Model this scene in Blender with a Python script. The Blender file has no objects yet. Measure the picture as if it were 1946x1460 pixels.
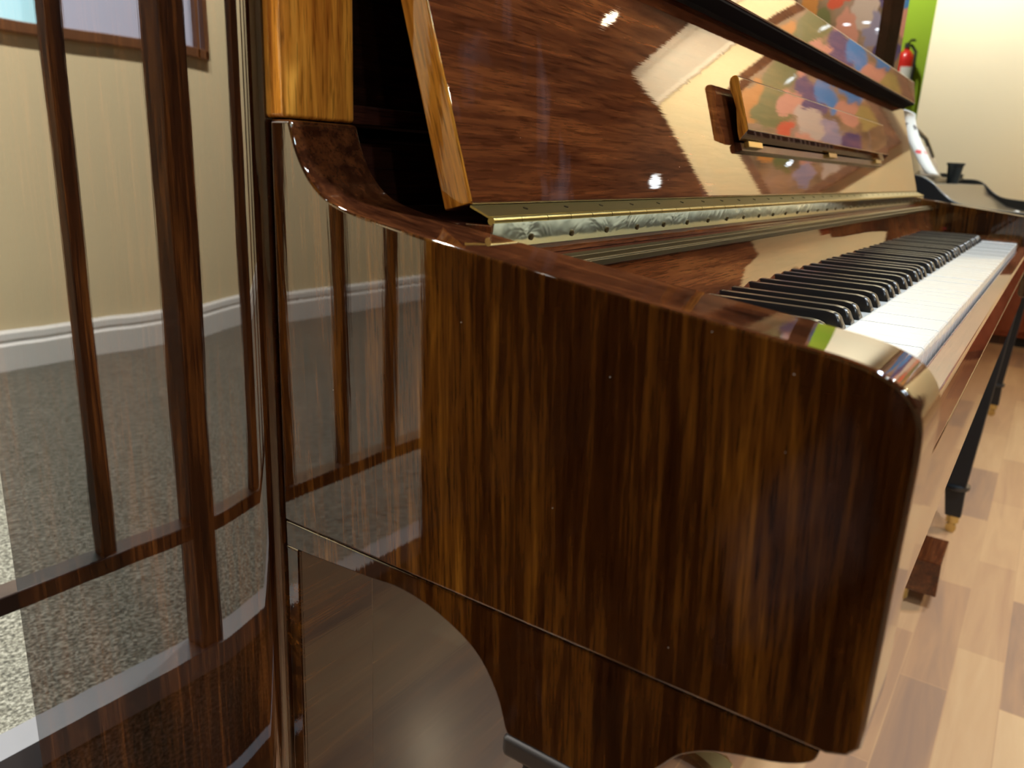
import bpy, bmesh, math, random
from mathutils import Matrix, Vector
random.seed(7)
PI = math.pi
S = bpy.context.scene
COL = S.collection

# ------------------------------------------------------------------ camera
FPX = 1477.57
R0 = (0.56912278, -0.82090929, 0.04698093)
R1 = (-0.20176587, -0.19481426, -0.9598635)
R2 = (0.79711342, 0.53680103, -0.2765047)
CAM = Vector((-0.2634, 0.0, 0.83))
cd = bpy.data.cameras.new('camera')
cam = bpy.data.objects.new('camera', cd)
COL.objects.link(cam)
cd.sensor_fit = 'HORIZONTAL'
cd.sensor_width = 36.0
cd.lens = FPX / 1946.0 * 36.0
cd.clip_start = 0.02
cd.dof.use_dof = True
cd.dof.focus_distance = 0.52
cd.dof.aperture_fstop = 11.0
mw = Matrix(((R0[0], -R1[0], -R2[0]), (R0[1], -R1[1], -R2[1]), (R0[2], -R1[2], -R2[2])))
mw = mw.to_quaternion().normalized().to_matrix().to_4x4()
mw.translation = CAM
cam.matrix_world = mw
S.camera = cam

# ------------------------------------------------------------------ world, exposure
S.view_settings.view_transform = 'Standard'
S.view_settings.look = 'None'
S.view_settings.gamma = 1.0
S.view_settings.use_curve_mapping = False
S.view_settings.exposure = 0.0
W = bpy.data.worlds.new('world')
S.world = W
W.use_nodes = True
W.node_tree.nodes['Background'].inputs[0].default_value = (0.8, 0.88, 1.0, 1)
W.node_tree.nodes['Background'].inputs[1].default_value = 0.35

def lamp(name, kind, loc, target, energy, color, size=0.05, spot=None, blend=0.6, size_y=None):
    d = bpy.data.lights.new(name, kind)
    d.energy = energy
    d.color = color
    if kind == 'AREA':
        d.size = size
        if size_y:
            d.shape = 'RECTANGLE'; d.size_y = size_y
    else:
        d.shadow_soft_size = size
    if kind == 'SPOT':
        d.spot_size = math.radians(spot); d.spot_blend = blend
    o = bpy.data.objects.new(name, d)
    COL.objects.link(o)
    o.location = loc
    o.rotation_euler = (Vector(target) - Vector(loc)).to_track_quat('-Z', 'Y').to_euler()
    return o

COOL = (0.80, 0.92, 1.0); WARM = (1.0, 0.80, 0.52); NEUT = (1.0, 0.95, 0.88)
ZC = 2.72      # ceiling
# downlights of the ceiling: (x, y, energy, colour, target or None, cone)
DL = [
    (0.95, -0.55, 150, COOL, (0.8, 0.05, 0.7), 100),
    (2.5, -0.9, 115, COOL, (1.6, 0.0, 0.4), 110),
    (-0.25, -0.75, 20, NEUT, (0.1, 0.0, 0.7), 100),
    (4.3, 0.55, 145, NEUT, (5.0, 0.70, 1.95), 80),
    (4.0, -0.95, 270, WARM, (5.0, -1.05, 1.9), 95),
    (2.8, -1.9, 170, WARM, (2.0, -0.9, 0.0), 120),
    (5.7, 1.3, 60, NEUT, (6.5, 1.3, 1.7), 120),
    (-0.55, 1.35, 450, NEUT, (-0.8, 2.0, 0.6), 130),  # unseen spot added to wash the rear wall and carpet
    (-1.7, 1.35, 600, NEUT, (-1.8, 2.2, 0.6), 130),  # second added spot, brightens the wall by the window
    (-1.152, -2.067, 16, COOL, (-0.6, -0.8, 0.0), 120),
    (-1.075, -1.811, 16, COOL, (-0.6, -0.8, 0.0), 120),
    (-1.623, -1.761, 16, COOL, (-0.6, -0.8, 0.0), 120),
]
for i, (x, y, e, c, t, sp) in enumerate(DL):
    lamp('downlight_lamp', 'SPOT', (x, y, ZC - 0.035), t, e, c, 0.04, sp, 0.7)

# ------------------------------------------------------------------ helpers
def tag(o, label=None, cat=None, group=None, kind=None):
    if label: o['label'] = label
    if cat: o['category'] = cat
    if group: o['group'] = group
    if kind: o['kind'] = kind
    return o

def empty(name, loc, rz=0.0):
    o = bpy.data.objects.new(name, None)
    COL.objects.link(o)
    o.empty_display_size = 0.1
    o.location = loc
    o.rotation_euler = (0, 0, rz)
    return o

class MB:
    """collects geometry in world coordinates, builds one mesh object"""
    def __init__(self):
        self.v = []; self.f = []; self.m = []
    def add(self, vs, fs, mi=0):
        n = len(self.v)
        self.v += [tuple(p) for p in vs]
        self.f += [tuple(i + n for i in f) for f in fs]
        self.m += [mi] * len(fs)
        return self
    def box(self, x0, x1, y0, y1, z0, z1, mi=0):
        vs = [(x0, y0, z0), (x1, y0, z0), (x1, y1, z0), (x0, y1, z0), (x0, y0, z1), (x1, y0, z1), (x1, y1, z1), (x0, y1, z1)]
        return self.add(vs, [(0, 3, 2, 1), (4, 5, 6, 7), (0, 1, 5, 4), (1, 2, 6, 5), (2, 3, 7, 6), (3, 0, 4, 7)], mi)
    def prism(self, prof, x0, x1, mi=0, endmi=None, xdiv=1):
        """profile of (y,z) points swept along x"""
        n = len(prof)
        a = sum(prof[i][0] * prof[(i + 1) % n][1] - prof[(i + 1) % n][0] * prof[i][1] for i in range(n))
        if a < 0: prof = prof[::-1]
        vs = []
        for k in range(xdiv + 1):
            x = x0 + (x1 - x0) * k / xdiv
            vs += [(x, y, z) for y, z in prof]
        fs = []
        for k in range(xdiv):
            for i in range(n):
                j = (i + 1) % n
                fs.append((k * n + i, (k + 1) * n + i, (k + 1) * n + j, k * n + j)[::-1])
        self.add(vs, fs, mi)
        e = mi if endmi is None else endmi
        b = len(self.v) - len(vs)
        self.f += [tuple(b + i for i in range(n))[::-1], tuple(b + xdiv * n + i for i in range(n))]
        self.m += [e, e]
        return self
    def vprism(self, prof, z0, z1, mi=0):
        """profile of (x,y) points swept along z"""
        n = len(prof)
        a = sum(prof[i][0] * prof[(i + 1) % n][1] - prof[(i + 1) % n][0] * prof[i][1] for i in range(n))
        if a < 0: prof = prof[::-1]
        vs = [(x, y, z0) for x, y in prof] + [(x, y, z1) for x, y in prof]
        fs = [(i, (i + 1) % n, n + (i + 1) % n, n + i) for i in range(n)]
        fs += [tuple(range(n))[::-1], tuple(range(n, 2 * n))]
        return self.add(vs, fs, mi)
    def tube(self, pts, r, seg=12, mi=0, cap=True):
        pts = [Vector(p) for p in pts]
        rs = r if isinstance(r, (list, tuple)) else [r] * len(pts)
        vs = []
        up = None
        for i, p in enumerate(pts):
            a = pts[max(i - 1, 0)]; b = pts[min(i + 1, len(pts) - 1)]
            d = (b - a).normalized()
            if up is None:
                up = Vector((0, 0, 1)) if abs(d.z) < 0.9 else Vector((1, 0, 0))
            u = d.cross(up).normalized(); w = u.cross(d).normalized()
            up = w
            for k in range(seg):
                t = 2 * PI * k / seg
                vs.append(p + (u * math.cos(t) + w * math.sin(t)) * rs[i])
        fs = []
        for i in range(len(pts) - 1):
            for k in range(seg):
                l = (k + 1) % seg
                fs.append((i * seg + k, (i + 1) * seg + k, (i + 1) * seg + l, i * seg + l)[::-1])
        if cap:
            fs.append(tuple(range(seg)))
            fs.append(tuple(range((len(pts) - 1) * seg, len(pts) * seg))[::-1])
        return self.add(vs, fs, mi)
    def lathe(self, c, prof, seg=24, mi=0, cap=True):
        """prof of (r,z) around vertical axis at c"""
        vs = []
        for r, z in prof:
            for k in range(seg):
                t = 2 * PI * k / seg
                vs.append((c[0] + r * math.cos(t), c[1] + r * math.sin(t), c[2] + z))
        fs = []
        for i in range(len(prof) - 1):
            for k in range(seg):
                l = (k + 1) % seg
                fs.append((i * seg + k, i * seg + l, (i + 1) * seg + l, (i + 1) * seg + k))
        if cap:
            fs.append(tuple(range(seg))[::-1])
            fs.append(tuple(range((len(prof) - 1) * seg, len(prof) * seg)))
        return self.add(vs, fs, mi)
    def build(self, name, mats, parent=None, bevel=0.0, seg=3, smooth=True, sub=0, angle=32):
        off = Vector((0, 0, 0))
        q = parent
        while q is not None:
            off += q.location; q = q.parent
        me = bpy.data.meshes.new(name)
        me.from_pydata([(p[0] - off.x, p[1] - off.y, p[2] - off.z) for p in self.v], [], self.f)
        if not isinstance(mats, (list, tuple)): mats = [mats]
        for m in mats: me.materials.append(m)
        for p, mi in zip(me.polygons, self.m): p.material_index = mi
        bm = bmesh.new(); bm.from_mesh(me)
        bmesh.ops.recalc_face_normals(bm, faces=bm.faces)
        bm.to_mesh(me); bm.free()
        if smooth:
            for p in me.polygons: p.use_smooth = True
            me.set_sharp_from_angle(angle=math.radians(angle))
        o = bpy.data.objects.new(name, me)
        COL.objects.link(o)
        if parent is not None: o.parent = parent
        if bevel > 0:
            b = o.modifiers.new('bevel', 'BEVEL')
            b.width = bevel; b.segments = seg; b.limit_method = 'ANGLE'
            b.angle_limit = math.radians(angle); b.harden_normals = True
            b.use_clamp_overlap = True
            for e in me.edges: e.use_edge_sharp = False
        return o

def spline(pts, n=6):
    """Catmull-Rom through open list of 2-D points"""
    out = []
    for i in range(len(pts) - 1):
        p0 = pts[max(i - 1, 0)]; p1 = pts[i]; p2 = pts[i + 1]; p3 = pts[min(i + 2, len(pts) - 1)]
        for k in range(n):
            t = k / n
            q = []
            for c in range(2):
                q.append(0.5 * (2 * p1[c] + (p2[c] - p0[c]) * t + (2 * p0[c] - 5 * p1[c] + 4 * p2[c] - p3[c]) * t * t + (3 * p1[c] - p0[c] - 3 * p2[c] + p3[c]) * t ** 3))
            out.append(tuple(q))
    out.append(tuple(pts[-1]))
    return out

def arc(cx, cy, r, a0, a1, n=8):
    return [(cx + r * math.cos(math.radians(a0 + (a1 - a0) * i / n)), cy + r * math.sin(math.radians(a0 + (a1 - a0) * i / n))) for i in range(n + 1)]

def copy_tree(o, parent=None, loc=None):
    c = o.copy(); COL.objects.link(c)
    if parent is not None: c.parent = parent
    if loc is not None: c.location = loc
    for ch in list(o.children): copy_tree(ch, c)
    return c

# ------------------------------------------------------------------ materials
def newmat(name):
    m = bpy.data.materials.new(name); m.use_nodes = True
    nt = m.node_tree
    return m, nt, nt.nodes['Principled BSDF']

def plain(name, col, rough=0.5, metal=0.0, coat=0.0, emit=None, es=0.0, ior=1.5, coat_rough=0.03):
    m, nt, b = newmat(name)
    b.inputs['Base Color'].default_value = (*col, 1)
    b.inputs['Roughness'].default_value = rough
    b.inputs['Metallic'].default_value = metal
    b.inputs['IOR'].default_value = ior
    b.inputs['Coat Weight'].default_value = coat
    b.inputs['Coat Roughness'].default_value = coat_rough
    if emit:
        b.inputs['Emission Color'].default_value = (*emit, 1)
        b.inputs['Emission Strength'].default_value = es
    return m

def N(nt, t, **kw):
    n = nt.nodes.new(t)
    for k, v in kw.items():
        if k in ('inp',):
            for a, b in v.items(): n.inputs[a].default_value = b
        else: setattr(n, k, v)
    return n

def ramp(nt, stops):
    r = nt.nodes.new('ShaderNodeValToRGB')
    e = r.color_ramp.elements
    while len(e) < len(stops): e.new(0.5)
    for el, (p, c) in zip(e, stops):
        el.position = p; el.color = (*c, 1)
    return r

def wood(name, axis, stops, across=1.0, along=1.0, coat_ior=1.62, coat_rough=0.018, figure=0.5, warp=0.0, rot=0.0, bump=0.03, seed=0.0, smudge=0.0, pore=1.0, specks=False):
    """axis: grain direction 0,1,2. stops: ramp colours over 0..1"""
    m, nt, b = newmat(name)
    L = nt.links.new
    tc = N(nt, 'ShaderNodeTexCoord')
    mp0 = N(nt, 'ShaderNodeMapping')
    mp0.inputs['Location'].default_value = (seed, seed * 1.7, seed * 0.6)
    mp0.inputs['Rotation'].default_value = (rot, 0, 0)
    L(tc.outputs['Object'], mp0.inputs['Vector'])
    def noise(ac, al, detail, rough, dist):
        mp = N(nt, 'ShaderNodeMapping')
        s = [ac * across] * 3; s[axis] = al * along
        mp.inputs['Scale'].default_value = s
        L(mp0.outputs['Vector'], mp.inputs['Vector'])
        n = N(nt, 'ShaderNodeTexNoise', inp={'Scale': 1.0, 'Detail': detail, 'Roughness': rough, 'Distortion': dist})
        L(mp.outputs['Vector'], n.inputs['Vector'])
        return n.outputs['Fac']
    n1 = noise(22, 3.0, 3, 0.55, 0.9)
    n2 = noise(150, 9.0, 4, 0.65, 0.5)
    n3 = noise(900, 42, 2, 0.6, 0.15)
    n4 = noise(380, 15.0, 3, 0.6, 0.2)
    def mix(a, wa, c, wc):
        x = N(nt, 'ShaderNodeMath', operation='MULTIPLY'); x.inputs[1].default_value = wa; L(a, x.inputs[0])
        y = N(nt, 'ShaderNodeMath', operation='MULTIPLY_ADD'); y.inputs[1].default_value = wc
        L(c, y.inputs[0]); L(x.outputs[0], y.inputs[2])
        return y.outputs[0]
    s = mix(n1, figure, n2, (1 - figure) * 0.62)
    s2 = N(nt, 'ShaderNodeMath', operation='MULTIPLY_ADD'); s2.inputs[1].default_value = (1 - figure) * 0.38
    L(n4, s2.inputs[0]); L(s, s2.inputs[2])
    mr = N(nt, 'ShaderNodeMapRange', inp={'From Min': 0.34, 'From Max': 0.66})
    L(s2.outputs[0], mr.inputs['Value'])
    rp = ramp(nt, stops)
    L(mr.outputs[0], rp.inputs[0])
    # pores: fine dark dashes
    pr = ramp(nt, [(0.36, (0.45, 0.42, 0.4)), (0.47, (1, 1, 1))])
    L(n3, pr.inputs[0])
    mx = N(nt, 'ShaderNodeMix', data_type='RGBA', blend_type='MULTIPLY')
    mx.inputs[0].default_value = 0.75 * pore
    L(rp.outputs[0], mx.inputs[6]); L(pr.outputs[0], mx.inputs[7])
    col = mx.outputs[2]
    L(col, b.inputs['Base Color'])
    b.inputs['Roughness'].default_value = 0.42
    b.inputs['Specular IOR Level'].default_value = 0.0
    b.inputs['Coat Weight'].default_value = 1.0
    b.inputs['Coat IOR'].default_value = coat_ior
    b.inputs['Coat Roughness'].default_value = coat_rough
    if smudge > 0:
        # dusty smears on the lacquer: rougher, faintly milky patches of their own shape
        mp = N(nt, 'ShaderNodeMapping'); mp.inputs['Scale'].default_value = (9, 9, 5)
        L(mp0.outputs['Vector'], mp.inputs['Vector'])
        sn = N(nt, 'ShaderNodeTexNoise', inp={'Scale': 1.0, 'Detail': 5.0, 'Roughness': 0.62, 'Distortion': 0.6})
        L(mp.outputs['Vector'], sn.inputs['Vector'])
        sr = ramp(nt, [(0.60, (0, 0, 0)), (0.74, (1, 1, 1))]); L(sn.outputs['Fac'], sr.inputs[0])
        mm = N(nt, 'ShaderNodeMath', operation='MULTIPLY'); mm.inputs[1].default_value = smudge
        L(sr.outputs[0], mm.inputs[0])
        mc = N(nt, 'ShaderNodeMix', data_type='RGBA')
        mc.inputs[7].default_value = (0.42, 0.40, 0.48, 1)
        L(mm.outputs[0], mc.inputs[0]); L(col, mc.inputs[6]); L(mc.outputs[2], b.inputs['Base Color'])
    if specks:
        vo = N(nt, 'ShaderNodeTexVoronoi', inp={'Scale': 62.0}); L(mp0.outputs['Vector'], vo.inputs['Vector'])
        vs_ = N(nt, 'ShaderNodeMapRange', inp={'From Min': 0.016, 'From Max': 0.008}); L(vo.outputs['Distance'], vs_.inputs['Value'])
        src = b.inputs['Base Color'].links[0].from_socket
        ms = N(nt, 'ShaderNodeMix', data_type='RGBA'); ms.inputs[7].default_value = (0.8, 0.78, 0.74, 1)
        L(vs_.outputs[0], ms.inputs[0]); L(src, ms.inputs[6]); L(ms.outputs[2], b.inputs['Base Color'])
    # coat micro waviness
    bp = N(nt, 'ShaderNodeBump', inp={'Strength': bump, 'Distance': 0.0006})
    L(n4, bp.inputs['Height'])
    if warp > 0:
        mpw = N(nt, 'ShaderNodeMapping'); mpw.inputs['Scale'].default_value = (6, 9, 5)
        L(mp0.outputs['Vector'], mpw.inputs['Vector'])
        wn = N(nt, 'ShaderNodeTexNoise', inp={'Scale': 1.0, 'Detail': 1.0})
        L(mpw.outputs['Vector'], wn.inputs['Vector'])
        b2 = N(nt, 'ShaderNodeBump', inp={'Strength': 1.0, 'Distance': warp})
        L(wn.outputs['Fac'], b2.inputs['Height']); L(bp.outputs['Normal'], b2.inputs['Normal'])
        L(b2.outputs['Normal'], b.inputs['Coat Normal'])
    else:
        L(bp.outputs['Normal'], b.inputs['Coat Normal'])
    return m

WAL = [(0.0, (0.009, 0.0026, 0.0009)), (0.40, (0.030, 0.0088, 0.0018)), (0.68, (0.080, 0.0275, 0.0042)), (1.0, (0.19, 0.075, 0.010))]
WALR = [(0.0, (0.022, 0.006, 0.003)), (0.42, (0.075, 0.020, 0.007)), (0.75, (0.15, 0.044, 0.013)), (1.0, (0.23, 0.078, 0.022))]
WALS = [(0.0, (0.010, 0.003, 0.0012)), (0.45, (0.024, 0.007, 0.002)), (1.0, (0.10, 0.033, 0.007))]
WALO_LIT = [(0.0, (0.10, 0.028, 0.005)), (0.30, (0.42, 0.14, 0.018)), (0.62, (0.74, 0.31, 0.04)), (1.0, (0.95, 0.50, 0.09))]  # orange walnut, with the light on the bass post put into the colour
M = {}
M['side'] = wood('walnut_side', 2, WALS, warp=0.0005, figure=0.3, coat_ior=1.78, bump=0.008)
M['arm'] = wood('walnut_arm', 2, WAL, warp=0.0003, figure=0.36, rot=0.05, seed=3.1, smudge=0.04, specks=True, bump=0.014)
M['slip'] = wood('walnut_keyslip', 0, [(0, (0.10, 0.025, 0.012)), (0.5, (0.20, 0.052, 0.024)), (1, (0.30, 0.09, 0.04))], figure=0.5, coat_ior=1.4)
M['armtop'] = wood('walnut_arm_edge', 1, [(0.0, (0.012, 0.004, 0.002)), (0.42, (0.050, 0.015, 0.006)), (0.75, (0.115, 0.037, 0.012)), (1.0, (0.20, 0.072, 0.020))], across=0.7, figure=0.3, seed=1.3, warp=0.0002, specks=True)
M['corbel'] = wood('walnut_corbel', 2, WAL, figure=0.45, rot=0.05, seed=5.2, smudge=0.05)
M['post'] = wood('walnut_post_lit', 2, WALO_LIT, figure=0.35, across=0.75, seed=2.2, coat_ior=1.45)
M['lid'] = wood('walnut_fallboard', 0, WALR, figure=0.4, across=0.8, seed=7.7, smudge=0.10, specks=True, coat_ior=1.7)
M['lidend'] = wood('walnut_fallboard_end', 2, WALO_LIT, figure=0.25, across=0.7, along=1.0, seed=4.4, rot=0.32, coat_ior=1.36)
M['dark'] = wood('walnut_inner', 0, [(0, (0.02, 0.006, 0.004)), (0.6, (0.06, 0.018, 0.010)), (1, (0.10, 0.03, 0.016))], figure=0.5, coat_rough=0.2, coat_ior=1.4)
M['panel'] = wood('walnut_panel_shaded', 0, [(0, (0.006, 0.002, 0.001)), (0.6, (0.018, 0.006, 0.003)), (1, (0.04, 0.013, 0.006))], coat_ior=1.75, figure=0.5, seed=9.2, bump=0.0, coat_rough=0.006)  # walnut blackened for the shade in the cavity behind the fallboard
M['lower'] = wood('walnut_lower_panel', 0, WAL, figure=0.5, seed=6.1, coat_rough=0.03)
M['front'] = wood('walnut_front', 0, WALR, figure=0.5, seed=8.3)
M['leg'] = plain('leg_black', (0.012, 0.009, 0.009), 0.55, coat=0.08)
M['brass'] = plain('brass', (0.62, 0.50, 0.22), 0.22, 1.0)
M['brassd'] = plain('brass_old', (0.36, 0.28, 0.10), 0.32, 1.0)
M['screw'] = plain('screw_dark', (0.08, 0.06, 0.03), 0.4, 1.0)
M['chrome'] = plain('chrome', (0.75, 0.76, 0.78), 0.15, 1.0)
M['ivory'] = plain('key_white', (0.86, 0.88, 0.88), 0.12, coat=0.4)
M['ebony'] = plain('key_black', (0.012, 0.012, 0.013), 0.28, coat=0.3, coat_rough=0.15)
M['felt'] = plain('felt_red', (0.75, 0.03, 0.05), 0.9)
M['black'] = plain('lacquer_black', (0.012, 0.016, 0.020), 0.35, coat=0.45, coat_rough=0.06)
M['void'] = plain('inner_black', (0.006, 0.006, 0.007), 0.7)

def brass_leaf():
    m, nt, b = newmat('brass_leaf'); L = nt.links.new
    b.inputs['Metallic'].default_value = 1.0
    b.inputs['Roughness'].default_value = 0.12
    b.inputs['Base Color'].default_value = (0.90, 0.88, 0.60, 1)
    tc = N(nt, 'ShaderNodeTexCoord')
    mp = N(nt, 'ShaderNodeMapping'); mp.inputs['Scale'].default_value = (45, 60, 60)
    L(tc.outputs['Object'], mp.inputs['Vector'])
    n = N(nt, 'ShaderNodeTexNoise', inp={'Scale': 1.0, 'Detail': 2.0, 'Distortion': 1.0})
    L(mp.outputs['Vector'], n.inputs['Vector'])
    bp = N(nt, 'ShaderNodeBump', inp={'Strength': 0.35, 'Distance': 0.0007}); L(n.outputs['Fac'], bp.inputs['Height'])
    L(bp.outputs['Normal'], b.inputs['Normal'])
    return m
M['leaf'] = brass_leaf()

def floor_mat():
    m, nt, b = newmat('laminate'); L = nt.links.new
    tc = N(nt, 'ShaderNodeTexCoord')
    br = N(nt, 'ShaderNodeTexBrick', inp={'Color1': (0.0, 0.0, 0.0, 1), 'Color2': (1, 1, 1, 1), 'Mortar': (0.5, 0.5, 0.5, 1), 'Scale': 1.0, 'Mortar Size': 0.0012, 'Brick Width': 0.42, 'Row Height': 0.075, 'Bias': 0.0})
    br.offset = 0.37
    L(tc.outputs['Object'], br.inputs['Vector'])
    mp = N(nt, 'ShaderNodeMapping'); mp.inputs['Scale'].default_value = (2.2, 22, 1)
    L(tc.outputs['Object'], mp.inputs['Vector'])
    n = N(nt, 'ShaderNodeTexNoise', inp={'Scale': 1.0, 'Detail': 4.0, 'Distortion': 1.2})
    L(mp.outputs['Vector'], n.inputs['Vector'])
    ad = N(nt, 'ShaderNodeMix', data_type='RGBA'); ad.inputs[0].default_value = 0.5
    L(br.outputs['Color'], ad.inputs[6]); L(n.outputs['Fac'], ad.inputs[7])
    rp = ramp(nt, [(0.12, (0.25, 0.16, 0.125)), (0.4, (0.48, 0.27, 0.15)), (0.62, (0.60, 0.36, 0.19)), (0.85, (0.70, 0.46, 0.25))])
    L(ad.outputs[2], rp.inputs[0])
    L(rp.outputs[0], b.inputs['Base Color'])
    b.inputs['Roughness'].default_value = 0.38
    b.inputs['Coat Weight'].default_value = 0.25
    b.inputs['Coat Roughness'].default_value = 0.2
    return m

def carpet_mat():
    m, nt, b = newmat('carpet'); L = nt.links.new
    tc = N(nt, 'ShaderNodeTexCoord')
    n = N(nt, 'ShaderNodeTexNoise', inp={'Scale': 200.0, 'Detail': 3.0, 'Roughness': 0.7})
    L(tc.outputs['Object'], n.inputs['Vector'])
    n2 = N(nt, 'ShaderNodeTexNoise', inp={'Scale': 12.0, 'Detail': 2.0})
    L(tc.outputs['Object'], n2.inputs['Vector'])
    rp = ramp(nt, [(0.36, (0.032, 0.032, 0.025)), (0.5, (0.125, 0.125, 0.100)), (0.64, (0.29, 0.295, 0.25))])
    L(n.outputs['Fac'], rp.inputs[0])
    mx = N(nt, 'ShaderNodeMix', data_type='RGBA', blend_type='MULTIPLY'); mx.inputs[0].default_value = 0.25
    L(rp.outputs[0], mx.inputs[6]); L(n2.outputs['Fac'], mx.inputs[7])
    L(mx.outputs[2], b.inputs['Base Color'])
    b.inputs['Roughness'].default_value = 0.95
    bp = N(nt, 'ShaderNodeBump', inp={'Strength': 0.5, 'Distance': 0.003}); L(n.outputs['Fac'], bp.inputs['Height'])
    L(bp.outputs['Normal'], b.inputs['Normal'])
    return m

def wall_mat(name, col, rough=0.8):
    m, nt, b = newmat(name); L = nt.links.new
    tc = N(nt, 'ShaderNodeTexCoord')
    n = N(nt, 'ShaderNodeTexNoise', inp={'Scale': 60.0, 'Detail': 3.0})
    L(tc.outputs['Object'], n.inputs['Vector'])
    bp = N(nt, 'ShaderNodeBump', inp={'Strength': 0.15, 'Distance': 0.002}); L(n.outputs['Fac'], bp.inputs['Height'])
    L(bp.outputs['Normal'], b.inputs['Normal'])
    b.inputs['Base Color'].default_value = (*col, 1)
    b.inputs['Roughness'].default_value = rough
    return m

M['floor'] = floor_mat()
M['carpet'] = carpet_mat()
M['cream'] = wall_mat('paint_cream', (0.84, 0.78, 0.56))
M['tan'] = wall_mat('paint_tan', (0.88, 0.74, 0.45))
M['green'] = wall_mat('paint_green', (0.29, 0.47, 0.015))
M['darkopening'] = wall_mat('opening_dark', (0.035, 0.02, 0.015))  # darkness of the opening put into the colour
M['ceil'] = wall_mat('ceiling_paint', (0.05, 0.032, 0.022))
M['white'] = wall_mat('paint_white', (0.80, 0.80, 0.76), 0.5)
M['railwood'] = plain('rail_paint', (0.03, 0.017, 0.012), 0.45, coat=0.1)
M['winwood'] = plain('window_wood', (0.16, 0.07, 0.03), 0.4)
M['steel'] = plain('nosing_metal', (0.17, 0.18, 0.20), 0.45, 0.2)

# ------------------------------------------------------------------ the room
def struct(mb, name, mat, bevel=0.0):
    o = mb.build(name, mat, None, bevel, smooth=False)
    o['kind'] = 'structure'
    return o
XF = 5.0          # cream wall
YR = 2.25         # rear wall
PZ = 0.224        # raised carpeted floor
struct(MB().box(-4.0, 6.6, -4.5, 0.78, -0.05, 0.0), 'floor', M['floor'])
struct(MB().box(-4.0, 6.6, 0.80, YR, 0.0, PZ), 'floor_raised', M['carpet'])
struct(MB().box(-4.1, 6.7, -4.6, YR + 0.1, ZC, ZC + 0.08), 'ceiling', M['ceil'])
# rear wall with a window opening
WX0, WX1, WZ0, WZ1 = -1.41, 0.55, 1.08, 2.05
rw = MB()
rw.box(-4.0, WX0, YR, YR + 0.1, 0, ZC).box(WX1, 6.6, YR, YR + 0.1, 0, ZC).box(WX0, WX1, YR, YR + 0.1, 0, WZ0).box(WX0, WX1, YR, YR + 0.1, WZ1, ZC)
struct(rw, 'wall_rear', M['tan'])
struct(MB().box(XF, XF + 0.12, -1.27, 0.80, 0, ZC), 'wall_right', M['cream'])
struct(MB().box(6.5, 6.6, -4.5, YR, 0, ZC), 'wall_far', M['green'])
struct(MB().box(5.35, 5.45, -4.5, -1.2, 0, ZC), 'wall_dark_added', M['darkopening'])  # unseen dark partition added so the opening mirrors dark
struct(MB().box(-4.1, -4.0, -4.5, YR, 0, ZC), 'wall_left', M['tan'])
struct(MB().box(-4.0, 6.6, -4.6, -4.5, 0, ZC), 'wall_front', M['cream'])
def mould(prof, x0, x1): return MB().prism(prof, x0, x1)
bp_ = [(YR, PZ), (YR - 0.018, PZ), (YR - 0.018, PZ + 0.066), (YR - 0.010, PZ + 0.074), (YR - 0.014, PZ + 0.082), (YR - 0.012, PZ + 0.098), (YR, PZ + 0.106)]
struct(mould(bp_, -4.0, 5.0), 'baseboard_rear', M['white'])
# cornice of the cream wall (profile in x,z swept along y)
cp = [(0, 2.47), (-0.02, 2.47), (-0.028, 2.50), (-0.05, 2.53), (-0.10, 2.60), (-0.13, 2.66), (-0.15, 2.68), (-0.15, 2.72), (0, 2.72)]
cm = MB()
n_ = len(cp)
vs = [(XF + a, -1.27, b) for a, b in cp] + [(XF + a, 0.80, b) for a, b in cp]
cm.add(vs, [(i, (i + 1) % n_, n_ + (i + 1) % n_, n_ + i) for i in range(n_)] + [tuple(range(n_)), tuple(range(n_, 2 * n_))[::-1]])
struct(cm, 'trim_1', M['white'])
# metal nosing of the step
struct(MB().prism([(0.765, 0.195), (0.765, 0.2275), (0.805, 0.2275), (0.805, 0.2235), (0.769, 0.2235), (0.769, 0.195)], -3.9, 4.5), 'trim_2', M['steel'])
# window
wn = MB()
fw = 0.032
wn.box(WX0, WX1, YR - 0.02, YR + 0.06, WZ0, WZ0 + 0.028).box(WX0, WX1, YR - 0.02, YR + 0.06, WZ1 - fw, WZ1)
for x in (WX0, -1.345, -0.885, -0.30, WX1 - fw):
    wn.box(x, x + (0.028 if x != -1.345 else 0.02), YR - 0.02, YR + 0.06, WZ0, WZ1)
wo = struct(wn, 'window_1', M['winwood'], 0.003)
pane_day = plain('glass_day', (0.3, 0.4, 0.45), 0.1, emit=(0.50, 0.93, 1.0), es=4.0)
pane_dim = plain('glass_dim', (0.3, 0.3, 0.35), 0.1, emit=(0.62, 0.66, 0.82), es=2.2)
pn = MB()
pn.box(WX0 + 0.02, -0.87, YR + 0.03, YR + 0.036, WZ0 + 0.02, WZ1 - 0.02, 0)
pn.box(-0.86, -0.29, YR + 0.03, YR + 0.036, WZ0 + 0.02, WZ1 - 0.02, 1)
pn.box(-0.28, WX1 - 0.02, YR + 0.03, YR + 0.036, WZ0 + 0.02, WZ1 - 0.02, 0)
po = pn.build('window_pane', [pane_dim, pane_day], wo, smooth=False)

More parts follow.
